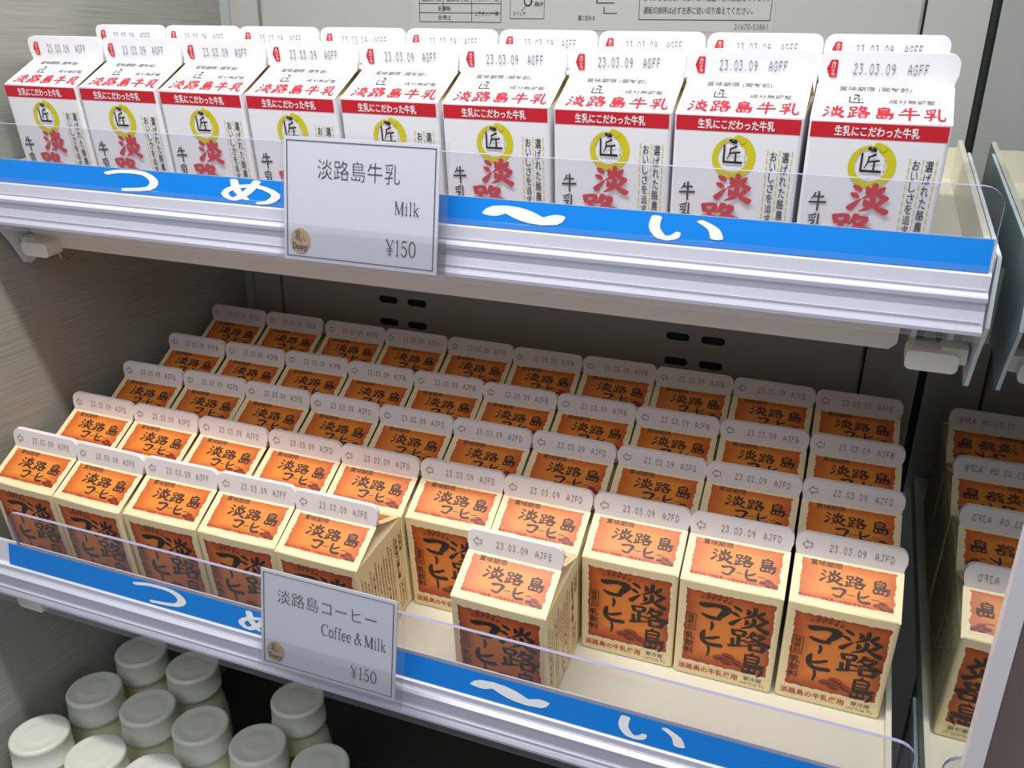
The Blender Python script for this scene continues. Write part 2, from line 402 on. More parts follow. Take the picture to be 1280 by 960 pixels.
# ------------------------------------------------------------------ gable-top cartons
def carton_shell(w, zs, zf, paper, flap=None):
    """body, gable; the fin is made apart. Local origin: base centre."""
    h = w/2; c = 0.025
    ring = []
    for sx, sy in ((-1,-1),(1,-1),(1,1),(-1,1)):
        a = [(sx*h, sy*(h-c)), (sx*(h-c*0.3), sy*(h-c*0.3)), (sx*(h-c), sy*h)]
        ring += a if sx*sy > 0 else a[::-1]
    body = MB(); n = len(ring)
    v = [(x*0.985, y*0.985, 0) for x, y in ring]+[(x, y, 0.03) for x, y in ring]+[(x, y, zs) for x, y in ring]
    body.add(v, [tuple(range(n-1, -1, -1))]+[(i+k*n, (i+1) % n+k*n, (i+1) % n+(k+1)*n, i+(k+1)*n) for k in range(2) for i in range(n)], paper)
    roof = MB(); q = 0.022
    A = (-h,-h+0.01,zs); B = (h,-h+0.01,zs); Cc = (h,-q,zf); D = (-h,-q,zf)
    A2 = (-h,h-0.01,zs); B2 = (h,h-0.01,zs); C2 = (h,q,zf); D2 = (-h,q,zf)
    roof.quad(A, B, Cc, D, paper); roof.quad(B2, A2, D2, C2, paper)
    for s, a, b, c1, c2 in ((1, B, B2, Cc, C2), (-1, A2, A, D2, D)):
        P = (s*(h-0.36*w), 0, zf-0.02)
        for tri in ((a, b, P), (b, c2, P) if s > 0 else (b, c2, P), (c1, a, P)):
            roof.add(list(tri), [(0, 1, 2)], flap or paper)
    roof.quad((-h+.01,-h+.02,zs), (-h+.01,h-.02,zs), (h-.01,h-.02,zs), (h-.01,-h+.02,zs), paper)
    # rolled lip along the shoulder fold
    roof.tube([(-h+0.02, -h+0.012, zs), (h-0.02, -h+0.012, zs)], 0.012, paper, 6)
    roof.tube([(-h+0.02, h-0.012, zs), (h-0.02, h-0.012, zs)], 0.012, paper, 6)
    r = Vector((1,0,0)); up = (Vector(D)-Vector(A)); L = up.length; up = up.normalized()
    fr = (Vector((-h,-h,0)), r, Vector((0,0,1)))
    rf = (Vector(A), r, up)
    sd = (Vector((h,-h,0)), Vector((0,1,0)), Vector((0,0,1)))
    return body, roof, fr, rf, L, sd
def fin_mesh(w, zf, zt, paper, over=0.012, lean=0.0):
    m = MB(); W = w/2+over; H = zt-zf; r = 0.085; pts = [(-W+0.02, zf), (W-0.02, zf), (W-0.012, zf+0.05), (W, zf+0.09)]
    for k in range(5):
        a = math.pi/2*k/4; pts.append((W-r+r*math.cos(a), zt-r+r*math.sin(a)))
    for k in range(5):
        a = math.pi/2+math.pi/2*k/4; pts.append((-W+r+r*math.cos(a), zt-r+r*math.sin(a)))
    pts += [(-W, zf+0.09), (-W+0.012, zf+0.05)]
    m.prism(pts, 1, -0.024, 0.024, paper)
    if lean:
        m.v = [(x, y+lean*(z-zf), z) for x, y, z in m.v]
    up = Vector((0, lean, 1)); return m, (Vector((-w/2, -0.024, zf)), Vector((1,0,0)), up), H

CW, CZS, CZF, CZT = 0.972, 1.217, 1.435, 1.655
def coffee_carton(code):
    root = empty('coffee_carton', (0,0,0))
    body, roof, fr, rf, L, sd = carton_shell(CW, CZS, CZF, M_cream)
    W, H = CW, CZS
    B = lambda g, x0, t0, x1, t1, m, lift=0.004: body.decal(g, fr, fb(x0,t0,x1,t1,W,H), m, lift)
    x0, y0, x1, y1 = fb(0.055, 0.045, 0.965, 0.862, W, H); o, r, u = fr; nn = Vector((0,-1,0))*0.002
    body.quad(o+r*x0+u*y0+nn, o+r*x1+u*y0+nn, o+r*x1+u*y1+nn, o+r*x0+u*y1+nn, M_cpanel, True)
    B(gl('淡', 1.3), .52, .125, .90, .365, M_ink); B(gl('路', 1.3), .53, .375, .92, .585, M_ink); B(gl('島', 1.2), .645, .605, .915, .845, M_ink)
    B(gl('コ', 1.45), .20, .165, .51, .35, M_ink); B(gl('｜', 1.7), .30, .365, .41, .455, M_ink); B(gl('ヒ', 1.4), .22, .47, .47, .625, M_ink); B(gl('｜', 1.7), .295, .635, .39, .745, M_ink)
    for wd, t, a, st in (('LACT', .078, .29, .055), ('COFFEE', .108, .22, .055)):
        for i, ch in enumerate(wd):
            q = (i-(len(wd)-1)/2)/len(wd)*2
            B(text_geo(ch, .015), a+st*i, t+.014*q*q, a+st*i+.035, t+.025+.014*q*q, M_ink)
    B(BEAN, .385, .63, .725, .825, M_bean, .007); B(BEANCUT, .385, .63, .725, .825, M_beandark, .011)
    B(ring_box(.03, .06), .09, .315, .195, .495, M_ink); B(text_geo('種類別', 0, True), .105, .33, .18, .485, M_ink)
    B(text_geo('乳飲料', .012, True), .085, .52, .205, .76, M_ink)
    B(text_geo('淡路島の牛乳使用', .015), .05, .878, .66, .942, M_redbrown)
    B(text_geo('要冷蔵'), .72, .872, .90, .915, M_brownink); B(text_geo('(10℃以下)'), .69, .93, .93, .967, M_brownink)
    # information side
    S = lambda g, a, b, c, d, m: body.decal(g, sd, fb(a,b,c,d,W,H), m, .004)
    cols = ['種類別名称乳飲料', '商品名淡路島コーヒー', '無脂乳固形分乳脂肪分', '原材料名生乳砂糖', 'コーヒー乳糖香料', '内容量賞味期限上部', '保存方法要冷蔵', '製造者淡路島']
    for i in range(12):
        t0 = .12+.03*(i*7 % 5); c = cols[i % 8]+(cols[(i*3+1) % 8] if i % 3 else '')
        S(text_geo(c, 0.004, True), .06+.056*i, t0, .06+.056*i+.034, min(t0+.048*len(c), .95), M_brownink)
    S(ring_box(.010, .05), .765, .12, .945, .30, M_brownink)
    S(text_geo('乳飲料', .012, True), .865, .14, .93, .33, M_brownink); S(text_geo('淡路島コーヒー', .012, True), .78, .14, .845, .60, M_brownink)
    for i in range(3): S(text_geo(cols[i+3], .004, True), .78+.055*i, .64, .78+.055*i+.034, .93, M_brownink)
    sd2 = (Vector((-CW/2, CW/2, 0)), Vector((0,-1,0)), Vector((0,0,1)))
    for i in range(12):
        c = cols[(i+3) % 8]
        body.decal(text_geo(c, 0.004, True), sd2, fb(.10+.066*i, .12, .10+.066*i+.034, .12+.05*len(c), W, H), M_brownink, .004)
    body.build('body', root)
    R = lambda g, a, b, c, d, m, lift=0.005: roof.decal(g, rf, fb(a,b,c,d,W,L), m, lift)
    x0, y0, x1, y1 = fb(0.045, 0.03, 0.965, 0.86, W, L); o, r, u = rf; nn = r.cross(u)*0.0025
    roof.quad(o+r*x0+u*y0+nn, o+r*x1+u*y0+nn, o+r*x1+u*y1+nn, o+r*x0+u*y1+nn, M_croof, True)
    R(text_geo('賞味期限', .012), .15, .05, .45, .17, M_brownink)
    for ch, a, b, c, d in (('淡', .25,.21,.46,.49), ('路', .48,.25,.66,.50), ('島', .70,.24,.89,.53)): R(gl(ch, 1.2), a, b, c, d, M_roofink)
    for ch, a, b, c, d in (('コ', .36,.53,.50,.75), ('ー', .51,.60,.58,.68), ('ヒ', .585,.53,.72,.76), ('ー', .725,.60,.80,.68)): R(gl(ch, 1.2), a, b, c, d, M_roofink)
    R(BEAN, .74, .60, .94, .86, M_bean, .008); R(BEANCUT, .74, .60, .94, .86, M_beandark, .012)
    R(text_geo('商品名の「淡路島」は製造者名です。'), .08, .775, .74, .845, M_redbrown)
    # back slope print
    o = Vector((CW/2, CW/2-0.01, CZS)); u2 = Vector((0, -rf[2].y, rf[2].z)); r2 = Vector((-1,0,0)); nn = r2.cross(u2)*0.0025
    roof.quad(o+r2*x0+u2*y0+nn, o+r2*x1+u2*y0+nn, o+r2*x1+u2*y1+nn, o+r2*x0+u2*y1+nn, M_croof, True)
    # printed sliver on the folded side flap
    for s in (1, -1):
        a = Vector((s*CW/2, CW/2-.01, CZS)); b = Vector((s*CW/2, .022, CZF)); p = Vector((s*(CW/2-.36*CW), 0, CZF-.02))
        tri = [a.lerp(b, .55)+Vector((0,-.006,0)), b+Vector((0,-.006,0)), b.lerp(p, .6)+Vector((0,-.006,0))]
        roof.add(tri, [(0,1,2)], M_redbrown)
    g = roof.build('gable', root)
    fm, ff, FH = fin_mesh(CW, CZF, CZT, M_cfin, lean=0.24)
    fm.decal(ARROW, ff, fb(.055,.30,.145,.70,W,FH), M_dateink, .006)
    fm.decal(date_geo('23.03.09'), ff, fb(.30,.33,.645,.63,W,FH), M_dateink, .006)
    fm.decal(date_geo(code), ff, fb(.715,.34,.90,.64,W,FH), M_dateink, .006)
    fm.build('sealing_fin', root)
    return root

MW, MZS, MZF, MZT = 1.031, 1.283, 1.475, 1.726
def enso():
    parts = []
    for k, (r, ww, a0, a1) in enumerate(((40, 18, -62, 215), (43, 5, 205, 262), (37, 4, 200, 268), (40, 3, 205, 285))):
        n = 16; pts = []
        for i in range(n+1):
            a = math.radians(a0+(a1-a0)*i/n); t = i/n
            pts.append((50+r*math.cos(a), 52+r*1.0*math.sin(a), ww*(1.1-0.45*t) if k == 0 else ww*(1-t*0.6)))
        parts.append(stroke(pts, 2))
    parts.append(stroke([(50,12,4),(58,8,10),(70,16,14)]))
    return layers(parts)
ENSO = enso()
def milk_carton(code):
    root = empty('milk_carton', (0,0,0))
    body, roof, fr, rf, L, sd = carton_shell(MW, MZS, MZF, M_white, M_cream)
    W, H = MW, MZS
    B = lambda g, x0, t0, x1, t1, m, lift=0.004: body.decal(g, fr, fb(x0,t0,x1,t1,W,H), m, lift)
    B(RECT, .015, .005, .985, .098, M_red, .002)
    B(text_geo('生乳にこだわった牛乳', .02), .19, .022, .79, .084, M_whiteink, .004)
    B(ENSO, .31, .105, .67, .40, M_yellow, .002)
    B(gl('匠', 1.0), .40, .150, .565, .31, M_ink, .006); B(text_geo('たくみ', 0, True), .575, .21, .595, .30, M_greyink)
    B(gl('淡', 1.7), .37, .365, .655, .548, M_brushred, .007); B(gl('路', 1.7), .26, .565, .565, .745, M_brushred, .007); B(gl('島', 1.4), .39, .76, .70, .95, M_brushred, .007)
    B(gl('牛', 1.2), .07, .44, .205, .56, M_ink); B(gl('乳', 1.2), .075, .58, .20, .70, M_ink)
    B(text_geo('選ばれた酪農家により', .008, True), .862, .205, .93, .205+.0755*10, M_ink)
    B(text_geo('おいしさを追求した牛乳', .008, True), .772, .205, .838, .205+.0715*10.5, M_ink)
    for x in (.752, .845, .94):
        for i in range(15): B(RECT, x, .20+i*.052, x+.008, .20+i*.052+.036, M_yellow)
    body.build('body', root)
    R = lambda g, a, b, c, d, m, lift=0.005: roof.decal(g, rf, fb(a,b,c,d,W,L), m, lift)
    R(text_geo('賞味期限 (開封前)', .016), .17, .05, .70, .21, M_greyink)
    R(gl('匠', .9), .25, .29, .37, .53, M_ink); R(text_geo('たくみ', 0, True), .375, .36, .40, .50, M_greyink)
    R(ring_box(.05, .008), .52, .37, .90, .51, M_greyink); R(text_geo('成分無調整', .016), .545, .39, .875, .49, M_greyink)
    for i, ch in enumerate('淡路島牛乳'): R(gl(ch, 1.25), .085+.178*i, .60, .085+.178*i+.155, .92, M_brushred)
    roof.build('gable', root)
    fm, ff, FH = fin_mesh(MW, MZF, MZT, M_white)

    fm.decal(([(0,.5),(.34,0),(1,0),(1,1),(.34,1)], [(0,1,2,3,4)]), ff, fb(.055,.24,.135,.78,W,FH), M_red, .006)
    fm.decal(text_geo('あけぐち', 0, True), ff, fb(.087,.28,.125,.74,W,FH), M_whiteink, .008)
    fm.decal(date_geo('23.03.09', 12), ff, fb(.25,.34,.565,.66,W,FH), M_greyink, .006)
    fm.decal(date_geo(code, 12), ff, fb(.645,.34,.80,.66,W,FH), M_greyink, .006)
    fm.build('sealing_fin', root)
    return root

# ------------------------------------------------------------------ cabinet shell (true-vertical frame, tilted by TILT)
XL, XR = 0.25, 10.74
def wallbox(name, x0, y0, z0, x1, y1, z1, m, cap=None):
    b = MB(); b.box(x0,y0,z0,x1,y1,z1, m)
    o = b.build(name); o.rotation_euler = (-TILT, 0, 0); o['kind'] = 'structure'
    return o
YB = 4.06
wallbox('wall_left', XL-0.25, -2.47, -6.6, XL, YB+0.3, 12.0, M_brushed)
wallbox('wall_right', XR, -2.47, -6.6, XR+0.12, YB+0.3, 12.0, M_mirror)
wallbox('floor', XL, -2.9, -6.6, XR, YB, -6.34, M_floor)
wallbox('ceiling', XL-0.25, -4.3, 12.0, XR+0.4, YB+0.3, 12.3, M_canopy)
bk = MB()
bk.box(XL, YB, -6.34, XR, YB+0.3, 12.0, M_dark)
bkO = bk.build('wall_back'); bkO.rotation_euler = (-TILT, 0, 0); bkO['kind'] = 'structure'
# side strips of the back wall and the raised middle panel with its air slots
def slot_panel():
    b = MB(); x0, x1 = 1.0, 10.0; z0, z1 = -6.3, 11.95; yf = YB-0.06
    holes = []
    for cx in (2.98, 3.48, 7.56, 8.05):
        for cz in (0.50, 0.135): holes.append((cx-0.165, cz-0.055, cx+0.165, cz+0.055))
    xs = sorted({x0, x1} | {h[0] for h in holes} | {h[2] for h in holes}); zs = sorted({z0, z1} | {h[1] for h in holes} | {h[3] for h in holes})
    for i in range(len(xs)-1):
        for j in range(len(zs)-1):
            cx, cz = (xs[i]+xs[i+1])/2, (zs[j]+zs[j+1])/2
            hole = [h for h in holes if h[0] < cx < h[2] and h[1] < cz < h[3]]
            if not hole: b.quad((xs[i],yf,zs[j]), (xs[i+1],yf,zs[j]), (xs[i+1],yf,zs[j+1]), (xs[i],yf,zs[j+1]), M_back)
            else:
                a, c, d, e = hole[0]; r = (e-c)/2; n = 6
                # round the slot's ends
                for sx, ox in ((-1, a+r), (1, d-r)):
                    for sz in (-1, 1):
                        arc = [(ox+sx*r*math.sin(math.pi/2*k/n), (c+e)/2+sz*r*math.cos(math.pi/2*k/n)) for k in range(n+1)]
                        pts = [(p[0], yf, p[1]) for p in arc]+[(ox+sx*r, yf, (c+e)/2+sz*r)]
                        b.add(pts, [tuple(range(len(pts)))], M_back)
    b.box(x0, yf, z0, x0+0.03, YB, z1, M_back); b.box(x1-0.03, yf, z0, x1, YB, z1, M_back)
    o = b.build('trim_1'); o.rotation_euler = (-TILT, 0, 0); o['kind'] = 'structure'
slot_panel()
b = MB(); b.box(0.50, YB-0.10, -6.3, 0.985, YB, 11.95, M_back)
b.prism([(XL, YB-0.02), (0.42, YB-0.02), (0.50, YB-0.06), (0.50, YB), (XL, YB)], 2, -6.3, 11.95, M_column)
o = b.build('trim_2'); o.rotation_euler = (-TILT, 0, 0); o['kind'] = 'structure'
b = MB(); b.box(10.03, YB-0.05, -6.3, 10.69, YB, 11.95, M_back)
o = b.build('trim_3'); o.rotation_euler = (-TILT, 0, 0); o['kind'] = 'structure'
# end post that closes the right side wall
b = MB(); b.box(XR-0.01, -2.56, -6.6, XR+0.10, -2.471, 12.0, M_postwhite); b.box(XR+0.10, -2.53, -6.6, XR+0.36, -2.3, 12.0, M_post)
b.box(XR+0.36, -2.56, -6.6, XR+0.42, -2.3, 12.0, M_postwhite)
o = b.build('trim_4'); o.rotation_euler = (-TILT, 0, 0); o['kind'] = 'structure'

# canopy lamp (above the frame)
lamp = empty('canopy_light', LAMP_Q); lamp.location = (RT @ LAMP_Q)*U; lamp.rotation_euler = (-TILT, 0, 0)
tag(lamp, 'long white tube light fixed under the cabinet canopy above the cartons', 'lamp')
b = MB(); b.box(-5.1, -0.32, 0.05, 5.1, 0.32, 0.32, M_canopy); b.build('housing', lamp)
b = MB(); b.tube([(-5.0,0,0.06),(5.0,0,0.06)], 0.03, M_knob, 10); b.build('tube', lamp)

# notice sheet on the back panel
ny = YB-0.062
nt = MB(); NF = (Vector((0, ny, 0)), Vector((1,0,0)), Vector((0,0,1)))
nt.box(3.5, ny-0.004, 3.22, 8.36, ny, 4.6, M_notice)
D = lambda g, x0, z0, x1, z1, m=M_ink: nt.decal(g, NF, (x0, z0, x1, z1), m, 0.008)
zz = 3.545-0.26       # bottom of the table in the wall's own height
for r in range(6):
    D(RECT, 3.62, 3.30+0.115*r, 4.83, 3.308+0.115*r)
for x in (3.62, 3.98, 4.40, 4.825): D(RECT, x, 3.415 if x == 3.98 else 3.30, x+0.008, 3.875)
for r, (a, c, d) in enumerate((('全停止', None, None), ('全運転', None, '上下ダンパー開'), ('温度段中段', '温度段中段', '下ダンパー閉'), ('温度段下段', '温度段下段', '上ダンパー閉'), ('上段用途の位置', '上段用途の位置', ''))):
    z = 3.33+0.115*r
    if c is None:
        D(text_geo(a), 3.9, z, 4.1, z+0.06)
        if d: D(text_geo(d), 4.45, 3.38, 4.79, 3.44)
    else:
        D(text_geo(a), 3.66, z, 3.95, z+0.06); D(text_geo(c), 4.03, z, 4.36, z+0.06)
        if d: D(text_geo(d), 4.44, z, 4.79, z+0.06)
D(ring_box(.012, .012), 4.96, 3.35, 5.44, 3.95)
D(merge([place(ellipse(), 0,0,1,1)]), 5.15, 3.50, 5.27, 3.63); D(ellipse(), 5.175, 3.525, 5.245, 3.605, M_notice) if False else nt.decal(ellipse(), NF, (5.17, 3.52, 5.25, 3.61), M_notice, 0.012)
D(text_geo('設定前'), 5.30, 3.62, 5.42, 3.68); D(text_geo('運転時'), 5.30, 3.50, 5.42, 3.56); D(text_geo('スイッチ'), 5.0, 3.385, 5.18, 3.44)
D(stroke([(0,100,8),(100,0,8)],1), 5.12, 3.44, 5.18, 3.51)
for x in (5.62, 5.80, 5.90, 5.98): D(RECT, x, 3.66, x+0.012, 3.80)
D(RECT, 6.14, 3.54, 6.155, 3.95); D(RECT, 6.14, 3.54, 6.38, 3.552); D(RECT, 6.24, 3.42, 6.252, 3.50); D(RECT, 6.24, 3.42, 6.42, 3.43)
D(text_geo('溝に収める'), 5.90, 3.335, 6.13, 3.40)
D(ring_box(.012, .004), 6.70, 3.35, 8.32, 4.1)
for z, s in ((3.73, '運転切換スイッチの上段運転と下ダンパーの開閉が一致'), (3.565, 'していませんと、冷却不良や加温不良の原因となります。'), (3.42, '運転切換時は必ず左表に従い切り換えてください。')):
    D(text_geo(s), 6.76, z, 6.76+1.52*len(s)/26, z+0.085)
D(text_geo('21670-53861', 0.0), 7.90, 3.25, 8.30, 3.315, M_greyink)
nt.v = [(p[0], p[1], p[2]+1.25) for p in nt.v]
no = nt.build('notice_sheet'); no.rotation_euler = (-TILT, 0, 0)
tag(no, 'grey printed instruction sheet with table and diagrams stuck on the back panel', 'notice')

# ------------------------------------------------------------------ shelves
def rounded_guard(x0, x1, z0, z1, r=0.16):
    pts = [(x0, z0), (x1, z0)]
    for k in range(6):
        a = math.pi/2*k/5; pts.append((x1-r+r*math.cos(a), z1-r+r*math.sin(a)))
    for k in range(6):
        a = math.pi/2+math.pi/2*k/5; pts.append((x0+r+r*math.cos(a), z1-r+r*math.sin(a)))
    return pts
def shelf(label, floor, yf, T, guard, lip, bluex, letters, bracket, blue):
    """floor z, front y, rail profile T (blue top, blue bottom, ridge, foot), guard (y, top z, x0, x1)."""
    root = empty('display_shelf', (5.5, yf, floor)); base = Matrix.Translation(Vector((-5.5, -yf, -floor)))
    tag(root, label, 'shelf')
    x0, x1 = 0.36, 10.60
    b = MB(); t = 0.05
    b.box(x0, yf+0.02, floor-0.12, x1, 3.80, floor, M_tray)
    b.box(x1-t, yf+0.02, floor, x1, 3.80, floor+lip, M_tray); b.box(x0, yf+0.02, floor, x0+t, 3.80, floor+lip, M_tray)
    b.box(x0+t, 3.75, floor, x1-t, 3.80, floor+lip*0.8, M_tray)
    b.build('tray', root, base)
    # slanted price rail: backing plus ridges
    (ya, za), (yb, zb), (yc, zc), (yd, zd) = T
    prof = [(yf+0.03, za-0.02), (ya+0.012, za), (yb+0.012, zb), (yb-0.035, zb-0.012), (yc+0.01, zc+0.05), (yc-0.05, zc+0.03), (yc-0.05, zc), (yc-0.01, zc-0.03),
            (yd+0.02, zd+0.05), (yd-0.03, zd+0.03), (yd-0.03, zd), (yd+0.06, zd-0.02), (yf+0.03, zd+0.03)]
    b = MB(); b.prism(prof, 0, x0-0.02, x1-0.03, M_rail)
    for s, w in ((0.62, 0.012),):
        for (p, q) in (((yb, zb), (yc, zc)), ((yc, zc-0.02), (yd, zd))):
            y = p[0]+(q[0]-p[0])*s; z = p[1]+(q[1]-p[1])*s
            b.box(x0, y-0.018, z-w/2, x1-0.05, y+0.05, z+w/2, M_rail)
    rail = b.build('price_rail', root, base)
    # clear cover over the rail, standing proud at the right end
    b = MB(); tk = 0.016
    cov = [(yc-0.09, zb+0.10), (yd-0.075, zd-0.03)]
    b.prism([cov[0], (cov[0][0]+tk, cov[0][1]), (cov[1][0]+tk, cov[1][1]), cov[1]], 0, x0, x1+0.02, M_clear)
    b.build('rail_cover', root, base)
    # blue strip with white brush letters
    bx0, bx1 = bluex
    o = Vector((bx0, ya, za)); up = Vector((0, ya-yb, za-zb)); Hb = up.length; up = up.normalized()
    nrm = Vector((1,0,0)).cross(up).normalized()
    b = MB(); lo = Vector((bx0, yb, zb))
    p = [lo, lo+Vector((bx1-bx0,0,0)), lo+Vector((bx1-bx0,0,0))+up*Hb, lo+up*Hb]
    b.add([q+nrm*s for s in (0.004, 0.010) for q in p], [(3,2,1,0),(4,5,6,7),(0,1,5,4),(1,2,6,5),(2,3,7,6),(3,0,4,7)], blue)
    fr = (lo, Vector((1,0,0)), up)
    for ch, a, c, t0, t1 in letters: b.decal(gl(ch, 1.0), fr, (a-bx0, t0*Hb, c-bx0, t1*Hb), M_whiteink, 0.013)
    st = b.build('blue_label_strip', root, base); st['label'] = 'bright blue strip with white brush letters'
    # clear acrylic guard
    gy, gz, gx0, gx1 = guard
    b = MB(); b.prism(rounded_guard(gx0, gx1, za-0.30, gz), 1, gy-0.016, gy+0.016, M_guard, M_guardedge)
    gd = b.build('acrylic_guard', root, base)
    # folded beam under the tray
    zb0 = floor-0.12
    b = MB()
    poly = [(x0-0.05, zb0-0.14), (x0-0.05, zb0-0.22), (x0+0.12, zb0-0.44), (x0+0.28, zb0-0.50), (10.0, zb0-0.50), (10.06, zb0-0.42), (10.06, zb0-0.20), (10.06, zb0)]
    if bracket:
        b.prism([(0.36, zb0), (0.36, zb0-0.22), (0.62, zb0-0.40), (0.80, zb0-0.43), (10.0, zb0-0.43), (10.06, zb0-0.37), (10.06, zb0)], 1, yf+0.28, yf+0.62, M_beam)
        b.box(0.36, yf+0.25, zb0-0.14, 10.10, yf+0.30, zb0-0.10, M_beam)
        b.build('beam', root, base)
    for s, xe in ((1, x1+0.025), (-1, x0-0.02)):
        b = MB(); th = 0.03
        if bracket:
            plate = [(yf-0.16, zd-0.0), (yf+0.02, zb0-0.32), (yf+0.12, zb0-0.60), (yf+0.20, zb0-0.64), (yf+0.30, zb0-0.60), (yf+1.9, zb0-0.10), (yf+3.3, zb0+0.05), (yf+3.3, floor+lip), (yf+0.05, floor+lip)]
        else:
            plate = [(yf+0.05, zb0), (yf+0.12, zb0-0.18), (yf+0.3, zb0-0.25), (yf+1.7, zb0-0.10), (yf+1.7, zb0)]
        b.prism(plate, 0, xe-th/2, xe+th/2, M_bracket)
        br = b.build('bracket', root, base)
        # hooks and the white turn clip that locks the tray to the bracket
        b = MB(); xi = xe-s*0.30
        for dx in (-0.15, 0.13):
            b.tube([(xi+s*dx, yf+0.50, zb0), (xi+s*dx, yf+0.50, zb0-0.40), (xi+s*dx, yf+0.46, zb0-0.54), (xi+s*dx, yf+0.36, zb0-0.60), (xi+s*dx, yf+0.26, zb0-0.54), (xi+s*dx, yf+0.24, zb0-0.42)], 0.022, M_hook)
            b.box(xi+s*dx-0.02, yf+0.30, zb0-0.42, xi+s*dx+0.02, yf+0.9, zb0, M_bracket)
        b.box(xi-0.15, yf+0.62, zb0-0.44, xi+0.13, yf+0.9, zb0, M_dark)
        b.build('hook', root, base)
        b = MB(); n = 8; zc_ = zb0-0.40; hh = 0.085; rr = 0.05
        pts = []
        for cx, cz, a0 in ((xi+0.15, zc_-hh+rr, -90), (xi+0.15, zc_+hh-rr, 0), (xi-0.15, zc_+hh-rr, 90), (xi-0.15, zc_-hh+rr, 180)):
            for k in range(5):
                a = math.radians(a0+90*k/4); pts.append((cx+rr*math.cos(a), cz+rr*math.sin(a)))
        b.prism(pts, 1, yf+0.06, yf+0.28, M_knob)
        b.box(xi+s*0.16-0.10, yf+0.14, zc_-0.03, xi+s*0.16+0.10, yf+0.30, zc_+0.11, M_knob)
        b.box(xi-0.035, yf+0.28, zc_-0.02, xi+0.035, yf+0.62, zc_+0.06, M_knob)
        b.build('clip', root, base)
    return root
TF, BF = 2.46, -1.675
TOP = shelf('upper cream metal shelf with clear guard and blue strip carrying the white milk cartons', TF, -0.05,
      [(-0.10, 3.045), (-0.17, 2.81), (-0.24, 2.62), (-0.35, 2.385)], (-0.085, 3.435, 0.50, 10.56), 0.42, (0.45, 10.545),
      [('つ', 2.20, 2.86, .04, .96), ('め', 3.66, 4.34, .02, .98), ('〜', 6.54, 7.20, .22, .82), ('い', 7.99, 8.58, .06, .96)], True, M_blue)
LOW = shelf('lower cream metal shelf with clear guard and dark blue strip carrying orange coffee cartons', BF, -1.64,
      [(-1.68, -1.08), (-1.75, -1.33), (-1.80, -1.46), (-1.89, -1.68)], (-1.665, -0.575, 1.0, 10.64), 0.12, (0.86, 10.56),
      [('つ', 2.74, 3.42, .06, .96), ('め', 4.12, 4.72, .02, .98), ('〜', 6.86, 7.54, .22, .80), ('い', 8.26, 8.84, .06, .96)], False, M_blue)

# ------------------------------------------------------------------ price cards in clear sleeves
def price_card(label, top, bot, x0, x1, jp, jpbox, en, enbox, serif_jp):
    yt, zt = top; yb, zb = bot
    up = Vector((0, yt-yb, zt-zb)); H = up.length; up = up.normalized(); W = x1-x0; r = Vector((1,0,0)); nrm = r.cross(up)
    root = empty('price_card', (x0, yb, zb)); tag(root, label, 'price card'); base = Matrix.Translation(-Vector((x0, yb, zb)))
    o = Vector((x0, yb, zb)); fr = (o, r, up)
    def slab(m, mtl, a, c, e, g, t0, t1):
        q = [o+r*a+up*c, o+r*e+up*c, o+r*e+up*g, o+r*a+up*g]
        m.add([p+nrm*s for s in (t0, t1) for p in q], [(3,2,1,0),(4,5,6,7),(0,1,5,4),(1,2,6,5),(2,3,7,6),(3,0,4,7)], mtl)
    b = MB(); slab(b, M_card, 0, 0, W, H, 0, 0.012)
    P = lambda g, a, t0, c, t1, m=M_ink, lift=0.016: b.decal(g, fr, fb(a,t0,c,t1,W,H), m, lift)
    P(ring_box(.007, .006), .02, .03, .98, .97)
    for s, (a, t0, c, t1) in zip(jp, jpbox): P(serif_jp(s), a, t0, c, t1)
    P(en, *enbox)
    P(row_geo('¥150', [.9,.55,.75,.8], 1.0, .10), .68, .755, .87, .88)
    b.build('paper', root, base)
    b = MB()
    b.decal(ellipse(), fr, fb(.045,.735,.18,.945,W,H), M_kraft, 0.018)
    b.decal(gl('乳', 1.1), fr, fb(.075,.755,.125,.84,W,H), M_ink, 0.021); b.decal(glyph([[(20,4,8),(22,80,8),(50,96,8),(96,70,8)]]), fr, fb(.13,.78,.155,.835,W,H), M_ink, 0.021)
    dg = [[(4,5,5),(4,95,5)],[(4,5,5),(18,20,5),(22,60,5),(4,95,5)],[(44,45,5),(32,50,5),(28,80,5),(42,85,5),(44,45,5),(46,92,5)],[(56,45,5),(56,92,5)],[(56,25,6),(57,27,6)],
          [(66,45,5),(66,92,5)],[(66,60,5),(76,45,5)],[(80,45,5),(87,75,5)],[(98,40,5),(87,75,5),(78,118,5)]]
    b.decal(glyph(dg, 1.5), fr, fb(.06,.85,.165,.915,W,H), M_ink, 0.021)
    st = b.build('kraft_sticker', root, base); st['label'] = 'round brown sticker with handwriting'
    b = MB(); slab(b, M_sleeve, -0.02, -0.03, W+0.10, H+0.03, 0.030, 0.036); slab(b, M_sleeve, -0.03, -0.035, W+0.10, H*0.30, 0.040, 0.046)
    b.build('clear_sleeve', root, base)
    return root
def card_jp(s): return text_geo(s, -0.012)
price_card('white price card reading Milk on the upper shelf rail', (-0.20, 3.52), (-0.48, 2.42), 4.54, 6.14, ['淡路島牛乳'], [(.23,.17,.76,.325)],
           row_geo('Milk', [1.15,.42,.42,.75], 1.0, .08), (.73,.45,.885,.555), card_jp)
